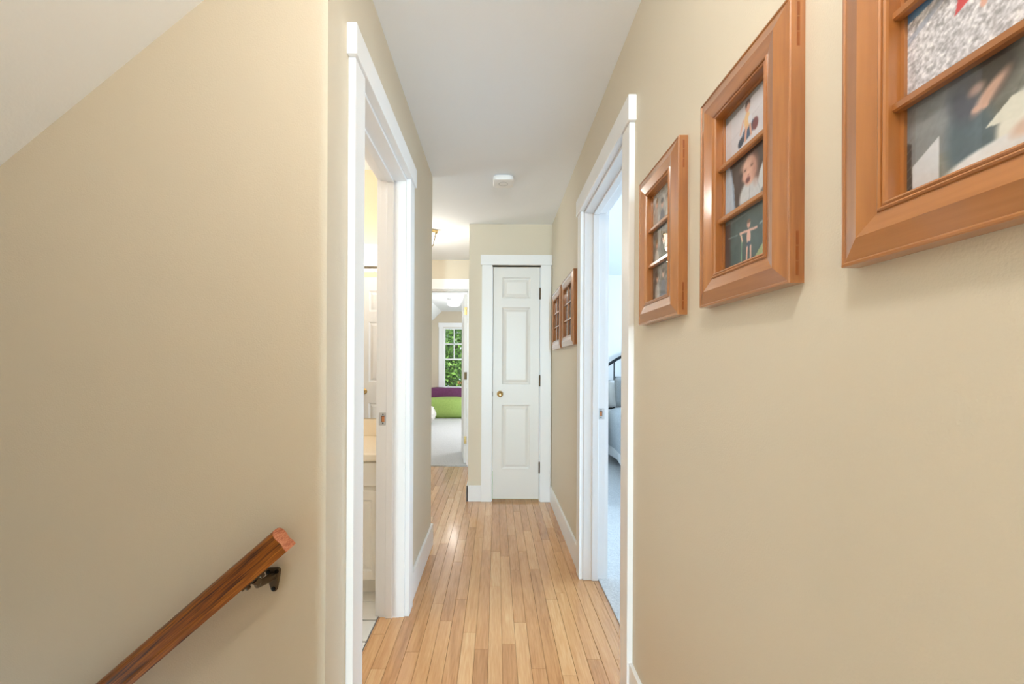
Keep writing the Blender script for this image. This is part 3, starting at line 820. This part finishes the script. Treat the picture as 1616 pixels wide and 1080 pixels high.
# ------------------------------------------------------------------ handrail
th = math.radians(41)
RC = Vector((-0.4985, 0.982, 0.772))          # centre of the end cut
dx = Vector((math.cos(th), 0, math.sin(th)))   # up the rail
up = Vector((-math.sin(th), 0, math.cos(th)))
RM = Matrix((( -dx.x, 0, up.x, RC.x), (0, -1, 0, RC.y), (-dx.z, 0, up.z, RC.z), (0, 0, 0, 1)))  # local x runs down the rail, y towards the room, z up
hr = thing('handrail', 'orange oak handrail sloping down along the stairwell wall', 'handrail', mtx=RM)
half = [(0.0, 0.0285), (0.008, 0.0280), (0.015, 0.0255), (0.0205, 0.0205), (0.0230, 0.0135), (0.0228, 0.0065), (0.0214, 0.0005), (0.0201, -0.0045), (0.0199, -0.0085), (0.0206, -0.0120), (0.0226, -0.0150), (0.0230, -0.0175), (0.0230, -0.0285)]
prof = half + [(-y, z) for y, z in reversed(half[1:])] + []
LR = 2.3
o = obj('rail', MB().prism(prof, 0.0, LR, 'x'), M_RAIL, hr, local=True, smooth=True)
prof_in = [(y*0.985, z*0.985) for y, z in prof]
obj('end_cut', MB().prism(prof, -0.0012, 0.0, 'x'), M_RAILEND, hr, local=True)['label'] = 'pale reddish end grain cut'

def bracket(x_along):
    """wall bracket under the rail"""
    under = RC - dx*x_along - up*0.0285
    B = MB()
    wx, wz = under.x+0.011, under.z-0.027       # wall plate centre
    yw = YS
    # plate: rounded triangle with three lobes
    lob = [(-0.0105, 0.016), (0.0105, 0.017), (0.003, -0.026)]
    pts = []
    hull = []
    for cx, cz in lob:
        for k in range(12):
            a = 2*PI*k/12
            hull.append((cx+0.0085*math.cos(a), cz+0.0085*math.sin(a)))
    hull.sort()
    def half_hull(ps):
        h = []
        for p in ps:
            while len(h) > 1 and (h[-1][0]-h[-2][0])*(p[1]-h[-2][1])-(h[-1][1]-h[-2][1])*(p[0]-h[-2][0]) <= 0: h.pop()
            h.append(p)
        return h
    hl = half_hull(hull)[:-1]+half_hull(hull[::-1])[:-1]
    plate = obj('wall_plate', MB().prism([(wx+a, wz+b) for a, b in hl], yw-0.008, yw-0.0002, 'y'), M_BRONZE, hr, bevel=0.002)
    for cx, cz in lob:
        obj('screw', MB().lathe([(0.001, 0), (0.0052, 0.0), (0.0048, 0.0018), (0.001, 0.0022)], (wx+cx, yw-0.008, wz+cz), (0, -1, 0), 12), M_DARK, plate)
    a = Vector((wx+0.004, yw-0.006, wz)); b = under + Vector((0, 0, -0.012))
    a = a+Vector((-0.004, 0, 0.004)); arm = [a, a+Vector((-0.006, -0.020, 0.0)), a+Vector((-0.012, -0.045, 0.003)), b+Vector((0.004, 0.004, 0.004)), b+Vector((0, 0, 0.010))]
    obj('arm', MB().tube(arm, [0.010, 0.009, 0.0085, 0.009, 0.010], 10), M_BRONZE, hr, smooth=True)
    # saddle plate flat under the rail
    s = MB(); c0 = under - up*0.0035
    c = []
    for zz in (0.0, 0.0034):
        for (la, ly) in ((-0.032, -0.012), (0.032, -0.012), (0.032, 0.012), (-0.032, 0.012)):
            c.append(c0+dx*la+Vector((0, ly, 0))+up*zz)
    s.add(c, [(3,2,1,0),(4,5,6,7),(0,1,5,4),(1,2,6,5),(2,3,7,6),(3,0,4,7)])
    sd = obj('saddle', s, M_BRONZE, hr)
    for la in (-0.022, 0.022):
        p = c0+dx*la+Vector((0, -0.004, 0))
        obj('screw', MB().lathe([(0.006, 0), (0.006, 0.004), (0.004, 0.006), (0.001, 0.0065)], tuple(p), tuple(-up), 10), M_BRONZE, sd)
bracket(0.112)

# ------------------------------------------------------------------ smoke detector
sx, sy = 0.0405, 2.76
sd = thing('smoke_detector', 'white rounded square smoke detector on the hall ceiling', 'smoke detector', (sx, sy, CZ))
def rsq(r, rad, n=8):
    p = []
    for qx, qy, a0 in ((1, 1, 0), (-1, 1, 90), (-1, -1, 180), (1, -1, 270)):
        for k in range(n+1):
            a = math.radians(a0+90*k/n)
            p.append((qx*(r-rad)+rad*math.cos(a), qy*(r-rad)+rad*math.sin(a)))
    return p
def layered(layers):
    mb = MB(); n = len(layers[0][0]); vs = []; fs = []
    for poly, z in layers: vs += [(sx+x, sy+y, z) for x, y in poly]
    for i in range(len(layers)-1):
        for k in range(n): fs.append((i*n+k, i*n+(k+1) % n, (i+1)*n+(k+1) % n, (i+1)*n+k))
    fs.append(tuple(range(n-1, -1, -1))); fs.append(tuple((len(layers)-1)*n+k for k in range(n)))
    return mb.add(vs, fs)
obj('mounting_plate', layered([(rsq(0.052, 0.02), CZ-0.0003), (rsq(0.052, 0.02), CZ-0.008)]), M_PLASTIC, sd, smooth=True)
obj('body', layered([(rsq(0.064, 0.026), CZ-0.008), (rsq(0.067, 0.028), CZ-0.012), (rsq(0.068, 0.028), CZ-0.026), (rsq(0.066, 0.027), CZ-0.034), (rsq(0.061, 0.026), CZ-0.038), (rsq(0.03, 0.02), CZ-0.0385)]), M_PLASTIC, sd, smooth=True)
obj('ring', MB().lathe([(0.027, 0), (0.027, 0.0008), (0.030, 0.0008), (0.030, 0)], (sx, sy, CZ-0.0382), (0, 0, -1), 32), M_GREYLINE, sd)
obj('button', MB().lathe([(0.0265, 0), (0.025, 0.0012), (0.015, 0.0016), (0.001, 0.0017)], (sx, sy, CZ-0.0382), (0, 0, -1), 28), M_PLASTIC, sd, smooth=True)

# ------------------------------------------------------------------ passage ceiling lantern
LC = Vector((-0.70, 3.88, CZ))
ln = thing('ceiling_lantern', 'brass ceiling lantern with glowing glass, half hidden by the hall corner', 'ceiling light', mtx=Matrix.Translation(LC) @ Matrix.Rotation(math.radians(22), 4, 'Z'))
obj('canopy', MB().box(-0.125, 0.125, -0.125, 0.125, -0.028, -0.0005), M_BRASS, ln, local=True, bevel=0.006)
for a in range(4):
    R_ = Matrix.Rotation(a*PI/2, 4, 'Z')
    p = obj('glass_panel', MB().add([(-0.098, 0.108, -0.032), (0.098, 0.108, -0.032), (0.080, 0.088, -0.135), (-0.080, 0.088, -0.135), (-0.098, 0.104, -0.032), (0.098, 0.104, -0.032), (0.080, 0.084, -0.135), (-0.080, 0.084, -0.135)],
        [(0,1,2,3),(7,6,5,4),(0,4,5,1),(1,5,6,2),(2,6,7,3),(3,7,4,0)]), M_LAMPGLASS, ln, local=True)
    p.rotation_euler = (0, 0, a*PI/2)
    q = obj('corner_bar', MB().tube([(0.108, 0.108, -0.028), (0.088, 0.088, -0.14)], 0.004, 6), M_AGED, ln, local=True); q.rotation_euler = (0, 0, a*PI/2)
    q = obj('bottom_bar', MB().tube([(0.088, 0.088, -0.138), (-0.088, 0.088, -0.138)], 0.0035, 6), M_AGED, ln, local=True); q.rotation_euler = (0, 0, a*PI/2)
    q = obj('cross_bar', MB().tube([(0.0, 0.110, -0.03), (0.0, 0.091, -0.085), (0.0, 0.0885, -0.138)], 0.003, 6), M_AGED, ln, local=True); q.rotation_euler = (0, 0, a*PI/2)

# ------------------------------------------------------------------ bathroom things
VX0, VX1, VY = -1.62, -0.565, 2.12
va = thing('vanity', 'cream bathroom vanity with drawer and panelled doors', 'vanity', ((VX0+VX1)/2, 2.4, 0))
obj('carcass', MB().box(VX0, VX1, VY, 2.648, 0.085, 0.70), M_VANITY, va)
obj('toe_kick', MB().box(VX0, VX1, VY+0.06, 2.648, 0.0, 0.085), M_VANITY, va)
nd = 3; dw = (VX1-VX0)/nd
for i in range(nd):
    a, b = VX0+i*dw+0.012, VX0+(i+1)*dw-0.012
    Pv = lambda x, h, z: (x, VY-0.018-h, z)
    obj('drawer_front', MB().rectloft(Pv, a, b, 0.572, 0.690, [(0, -0.018), (0, -0.003), (0.004, 0), (0.03, 0)]), M_VANITY, va)
    obj('door', MB().rectloft(Pv, a, b, 0.10, 0.548, [(0, -0.018), (0, -0.003), (0.004, 0), (0.045, 0), (0.052, -0.006), (0.058, -0.006), (0.085, 0.0), (0.09, 0.0)]), M_VANITY, va)
ct = obj('countertop', MB().box(VX0-0.01, VX1+0.003, VY-0.035, 2.648, 0.70, 0.738), M_COUNTER, va, bevel=0.006)
obj('basin_rim', MB().lathe([(0.20, 0), (0.20, 0.003), (0.19, 0.004), (0.15, 0.002), (0.05, 0.001), (0.001, 0.001)], ((VX0+VX1)/2, 2.36, 0.737), (0, 0, 1), 28), M_COUNTER, ct, smooth=True)
obj('backsplash', MB().box(VX0-0.01, VX1+0.003, 2.625, 2.649, 0.738, 0.842), M_COUNTER, va, bevel=0.003)
mi = thing('wall_mirror', 'frameless bathroom mirror above the vanity reflecting the open door', 'mirror', (-1.1, 2.649, 0.845))
obj('mirror_glass', MB().box(VX0, -0.58, 2.642, 2.6495, 0.846, 1.79), M_MIRROR, mi)
vl = thing('vanity_light', 'glowing white bathroom light bar above the mirror', 'wall light', (-1.0, 2.649, 1.88))
obj('mounting_bar', MB().box(-1.45, -0.60, 2.615, 2.649, 1.80, 1.90), M_NICKEL, vl, bevel=0.004)
for i in range(4):
    x = -1.42+i*0.205
    obj('glass_shade', MB().box(x, x+0.195, 2.50, 2.612, 1.80, 1.905), M_LAMPGLASS2, vl, bevel=0.008)

# ------------------------------------------------------------------ bed in the right room
def pillow_mb(W, H, T, wob=0.02, seed=0):
    """puffed cushion in the x-z plane, thickness along y, centred on the origin"""
    mb = MB(); n = 16; rnd = random.Random(seed); vs = []; fs = []
    for side in (1, -1):
        base = len(vs)
        for j in range(n+1):
            for i in range(n+1):
                u, v = i/n*2-1, j/n*2-1
                e = (max(0, 1-u**4)*max(0, 1-v**4))**0.55
                pin = 1-0.06*(u*u*v*v)+0.05*(abs(u)**6+abs(v)**6)*0.3-0.05*(1-v*v)*u*u*0.6-0.05*(1-u*u)*v*v*0.6
                y = side*T/2*e*(1+wob*8*(mnoise.noise((u*1.7+seed, v*1.7, side))))
                vs.append((u*W/2*pin, y, v*H/2*pin))
        for j in range(n):
            for i in range(n):
                a = base+j*(n+1)+i
                fs.append((a, a+1, a+n+2, a+n+1) if side < 0 else (a, a+n+1, a+n+2, a+1))
    mb.add(vs, fs)
    return mb
def place_pillow(name, W, H, T, loc, tilt, m_, label, seed, cat='pillow', rz=0):
    mb = pillow_mb(W, H, T, seed=seed)
    o = obj(name, mb, m_, smooth='all')
    bm = bmesh.new(); bm.from_mesh(o.data); bmesh.ops.remove_doubles(bm, verts=bm.verts, dist=0.0004); bm.to_mesh(o.data); bm.free()
    o.location = loc; o.rotation_euler = (tilt, 0, rz)
    return tag(o, label, cat)

BX0, BX1, BY0, BY1 = 1.40, 2.92, 3.50, 5.50
bed = thing('bed', 'bed with arched black iron headboard in the right bedroom', 'bed', ((BX0+BX1)/2, 4.5, 0.006))
arch = []
for k in range(25):
    t = k/24; x = 1.36+(2.96-1.36)*t
    arch.append((x, 5.57, 1.09+0.36*math.sin(PI*t)**0.85))
hb = obj('headboard_rail', MB().tube(arch, 0.024, 10, flat=0.8), M_IRON, bed, smooth=True)
obj('lower_rail', MB().tube([(1.36, 5.57, 0.62), (2.96, 5.57, 0.62)], 0.012, 8), M_IRON, bed, smooth=True)
for x in (1.36, 2.96): obj('post', MB().tube([(x, 5.57, 0.006), (x, 5.57, 1.12)], 0.02, 10), M_IRON, bed, smooth=True)
for x in (1.36, 2.96): obj('post', MB().tube([(x, 3.45, 0.006), (x, 3.45, 0.30)], 0.02, 10), M_IRON, bed, smooth=True)
for k in range(1, 8):
    x = 1.36+1.6*k/8+0.012
    t = (x-1.36)/1.6
    obj('rod', MB().tube([(x, 5.57, 0.62), (x, 5.57, 1.09+0.36*math.sin(PI*t)**0.85)], 0.009, 8), M_IRON, bed, smooth=True)
obj('side_rail', MB().box(1.39, 1.42, 3.45, 5.57, 0.20, 0.32), M_IRON, bed); obj('side_rail', MB().box(2.90, 2.93, 3.45, 5.57, 0.20, 0.32), M_IRON, bed)
obj('box_spring', MB().box(BX0+0.025, BX1-0.025, BY0, BY1, 0.24, 0.42), M_WHITEFAB, bed, bevel=0.02)
obj('mattress', MB().box(BX0+0.02, BX1-0.02, BY0, BY1, 0.422, 0.625), M_WHITEFAB, bed, bevel=0.05, seg=4)
# comforter with draped sides and a white border
def drape(prof, y0, y1, ny, amp, seed):
    mb = MB(); n = len(prof); vs = []; fs = []
    for j in range(ny+1):
        y = y0+(y1-y0)*j/ny
        for i, (x, z, wv) in enumerate(prof):
            q = mnoise.noise((y*2.6+seed, x*1.5, z*1.2))
            sgn = -1 if x < 2.16 else 1
            vs.append((x+sgn*wv*amp*q, y, z+0.012*mnoise.noise((x*5, y*5, seed))*(1-wv)+0.02*wv*mnoise.noise((y*1.8, seed, 3))))
    for j in range(ny):
        for i in range(n-1):
            a = j*n+i; fs.append((a, a+1, a+n+1, a+n))
    return mb.add(vs, fs)
side = [(1.368, 0.225, 1.0), (1.362, 0.33, 0.8), (1.360, 0.44, 0.5), (1.362, 0.54, 0.25), (1.376, 0.61, 0.1), (1.41, 0.655, 0.03), (1.47, 0.675, 0)]
mid = [(1.47+(2.85-1.47)*k/14, 0.682, 0) for k in range(1, 14)]
other = [(4.32-x, z, wv) for x, z, wv in reversed(side)]
cf = obj('comforter', drape(side+mid+other, 3.42, 5.14, 44, 0.05, 1.0), M_COMF, smooth='all')
tag(cf, 'grey blue comforter spread over the bed and hanging down its side', 'comforter')
obj('border', drape([(1.372, 0.115, 1.2), (1.366, 0.17, 1.1), (1.3675, 0.2255, 1.0)], 3.42, 5.14, 44, 0.05, 1.0), M_WHITEFAB, cf)['label'] = 'white hem border'
place_pillow('pillow', 0.70, 0.36, 0.15, (1.80, 5.465, 0.83), math.radians(-10), M_WHITEFAB, 'white pillow leaning against the iron headboard', 1)
place_pillow('pillow', 0.66, 0.40, 0.15, (1.82, 5.27, 0.865), math.radians(-14), M_GREYFAB, 'grey linen pillow leaning in front of the white pillow', 2)
place_pillow('cushion', 0.44, 0.34, 0.14, (1.75, 5.05, 0.88), math.radians(-22), M_DKFAB, 'small charcoal cushion in front of the grey pillow', 3, 'cushion')

# ------------------------------------------------------------------ far bedroom things
def blob(cx, cy, cz, rx, ry, rz, p=2.6, seed=0, amp=0.04, nu=28, nv=16, frq=2.0):
    mb = MB(); vs = []; fs = []
    def sg(c, e): return math.copysign(abs(c)**e, c)
    e = 2/p
    for j in range(nv+1):
        ph = -PI/2+PI*j/nv
        for i in range(nu):
            t = 2*PI*i/nu
            x = sg(math.cos(ph), e)*sg(math.cos(t), e); y = sg(math.cos(ph), e)*sg(math.sin(t), e); z = sg(math.sin(ph), e)
            k = 1+amp*mnoise.noise((x*frq+seed, y*frq, z*frq))
            vs.append((cx+x*rx*k, cy+y*ry*k, max(cz+z*rz*k, 0.009)))
    for j in range(nv):
        for i in range(nu):
            fs.append((j*nu+i, j*nu+(i+1) % nu, (j+1)*nu+(i+1) % nu, (j+1)*nu+i))
    return mb.add(vs, fs)
tag(obj('bean_bag', blob(-1.12, 9.48, 0.235, 0.78, 0.27, 0.235, 3.0, 1, 0.06), M_GREEN, smooth='all', loc=(-1.12, 9.55, 0.008)), 'lime green bean bag lounger on the far carpet', 'bean bag')
tag(obj('bean_bag', blob(-1.20, 10.02, 0.33, 0.85, 0.24, 0.33, 3.0, 5, 0.06), M_PURPLE, smooth='all', loc=(-1.20, 10.02, 0.008)), 'plum purple bean bag lounger under the far window', 'bean bag')
tag(obj('pouf', blob(-1.50, 8.35, 0.205, 0.29, 0.29, 0.20, 2.3, 9, 0.16, 48, 28, 7.0), M_FLUFF, smooth='all', loc=(-1.50, 8.35, 0.008)), 'fluffy white pouf on the carpet before the green lounger', 'pouf')
fl = thing('flush_light', 'glowing flush ceiling light in the far bedroom', 'ceiling light', (-0.85, 8.35, PZ))
obj('canopy', MB().lathe([(0.118, 0), (0.122, 0.01), (0.122, 0.035), (0.115, 0.045)], (-0.85, 8.35, PZ-0.0003), (0, 0, -1), 28), M_PLASTIC, fl, smooth=True)
obj('glass_bowl', MB().lathe([(0.112, 0.042), (0.130, 0.06), (0.132, 0.09), (0.115, 0.13), (0.07, 0.15), (0.001, 0.155)], (-0.85, 8.35, PZ), (0, 0, -1), 28), M_LAMPGLASS2, fl, smooth=True)
light('flush_bulb_light', 'POINT', (-0.85, 8.35, PZ-0.3), 3, WARM, 0.1)

# far window
win = sroot('window_1', 'white double-hung window with green trees outside', 'window', ((WX[0]+WX[1])/2, YP, WZ[0]))
gx0, gx1 = -1.264, -0.827
obj('side_casing', MB().box(-1.415, WX[0]-0.004, YP-0.02, YP, WZ[0]-0.02, WZ[1]+0.008), M_TRIM, win, bevel=0.002)
obj('side_casing', MB().box(WX[1]+0.004, -0.675, YP-0.02, YP, WZ[0]-0.02, WZ[1]+0.008), M_TRIM, win, bevel=0.002)
obj('head_casing', MB().box(-1.425, -0.665, YP-0.026, YP, WZ[1]+0.008, WZ[1]+0.115), M_TRIM, win, bevel=0.002)
obj('sill', MB().box(-1.44, -0.65, YP-0.05, YP+0.1, WZ[0]-0.045, WZ[0]), M_TRIM, win, bevel=0.003)
m = MB(); m.box(WX[0], WX[0]+0.014, YP, YP+0.115, WZ[0], WZ[1]); m.box(WX[1]-0.014, WX[1], YP, YP+0.115, WZ[0], WZ[1]); m.box(WX[0], WX[1], YP, YP+0.115, WZ[1]-0.016, WZ[1])
obj('jamb_liner', m, M_TRIM, win)
zm = 1.345
us = obj('upper_sash', MB().box(WX[0]+0.014, gx0, YP+0.065, YP+0.095, zm-0.015, WZ[1]-0.016).box(gx1, WX[1]-0.014, YP+0.065, YP+0.095, zm-0.015, WZ[1]-0.016).box(gx0, gx1, YP+0.065, YP+0.095, 2.085, WZ[1]-0.016).box(gx0, gx1, YP+0.065, YP+0.095, zm-0.015, zm+0.015), M_TRIM, win)
zu = (2.085+zm+0.015)/2; xm = (gx0+gx1)/2
obj('muntin', MB().box(xm-0.011, xm+0.011, YP+0.06, YP+0.1, zm+0.015, 2.085), M_TRIM, us); obj('muntin', MB().box(gx0, gx1, YP+0.06, YP+0.1, zu-0.012, zu+0.012), M_TRIM, us)
for a, b in ((gx0, xm-0.011), (xm+0.011, gx1)):
    for c, d in ((zm+0.015, zu-0.012), (zu+0.012, 2.085)):
        obj('pane', MB().box(a, b, YP+0.078, YP+0.082, c, d), M_GLASS, us)
ls = obj('lower_sash', MB().box(WX[0]+0.014, gx0, YP+0.03, YP+0.06, WZ[0], zm+0.015).box(gx1, WX[1]-0.014, YP+0.03, YP+0.06, WZ[0], zm+0.015).box(gx0, gx1, YP+0.03, YP+0.06, zm-0.02, zm+0.015).box(gx0, gx1, YP+0.03, YP+0.06, WZ[0], WZ[0]+0.07), M_TRIM, win)
obj('pane', MB().box(gx0, gx1, YP+0.043, YP+0.047, WZ[0]+0.07, zm-0.02), M_GLASS, ls)

# ------------------------------------------------------------------ trees outside
struct(obj('lawn', MB().box(-40, 40, YP+0.3, 60, -3.1, -3.0), M_LAWN), 'lawn outside the house', 'lawn')
def tree(x, y, h, cr, n, label, seed, mm, leaf=0.07):
    rng = np.random.RandomState(seed)
    root = thing('tree', label, 'tree', (x, y, -3.0), 'trees outside the far window')
    obj('trunk', MB().tube([(x, y, -3.0), (x+0.05, y, -1.5), (x-0.04, y+0.05, -3+h*0.7)], [0.16, 0.13, 0.06], 9), M_BARK, root, smooth=True)
    for k in range(5):
        a = rng.rand()*6.28; z0 = -3+h*(0.35+0.1*k)
        obj('branch', MB().tube([(x, y, z0), (x+math.cos(a)*cr*0.4, y+math.sin(a)*cr*0.4, z0+0.3), (x+math.cos(a)*cr*0.8, y+math.sin(a)*cr*0.8, z0+0.5)], [0.05, 0.035, 0.012], 6), M_BARK, root, smooth=True)
    vs = []; fs = []
    cl = rng.randn(60, 3); cl /= np.linalg.norm(cl, axis=1)[:, None]; cl *= (rng.rand(60, 1)**0.4)
    for i in range(n):
        c = cl[rng.randint(60)]
        d = rng.randn(3)*0.2
        p = np.array([x, y, -3+h*0.56])+(c+d)*np.array([cr, cr, h*0.46])
        a = rng.randn(3); a /= np.linalg.norm(a); b = np.cross(a, rng.randn(3)); b /= np.linalg.norm(b)
        s = leaf*(0.6+0.8*rng.rand()); k = len(vs)
        vs += [tuple(p-a*s), tuple(p+b*s*0.45), tuple(p+a*s), tuple(p-b*s*0.45)]
        fs.append((k, k+1, k+2, k+3))
    me = bpy.data.meshes.new('foliage'); me.from_pydata([tuple(np.array(v)-np.array([x, y, -3.0])) for v in vs], [], fs)
    me.materials.append(mm)
    o = bpy.data.objects.new('foliage', me); COL.objects.link(o); o.parent = root; o['kind'] = 'stuff'
tree(-1.45, 13.6, 6.2, 1.3, 9000, 'bright green leafy tree close outside the far window', 3, M_LEAF)
tree(-1.2, 19.4, 7.2, 2.3, 9000, 'darker green leafy tree rising behind the bright one', 5, M_LEAFD, 0.09)
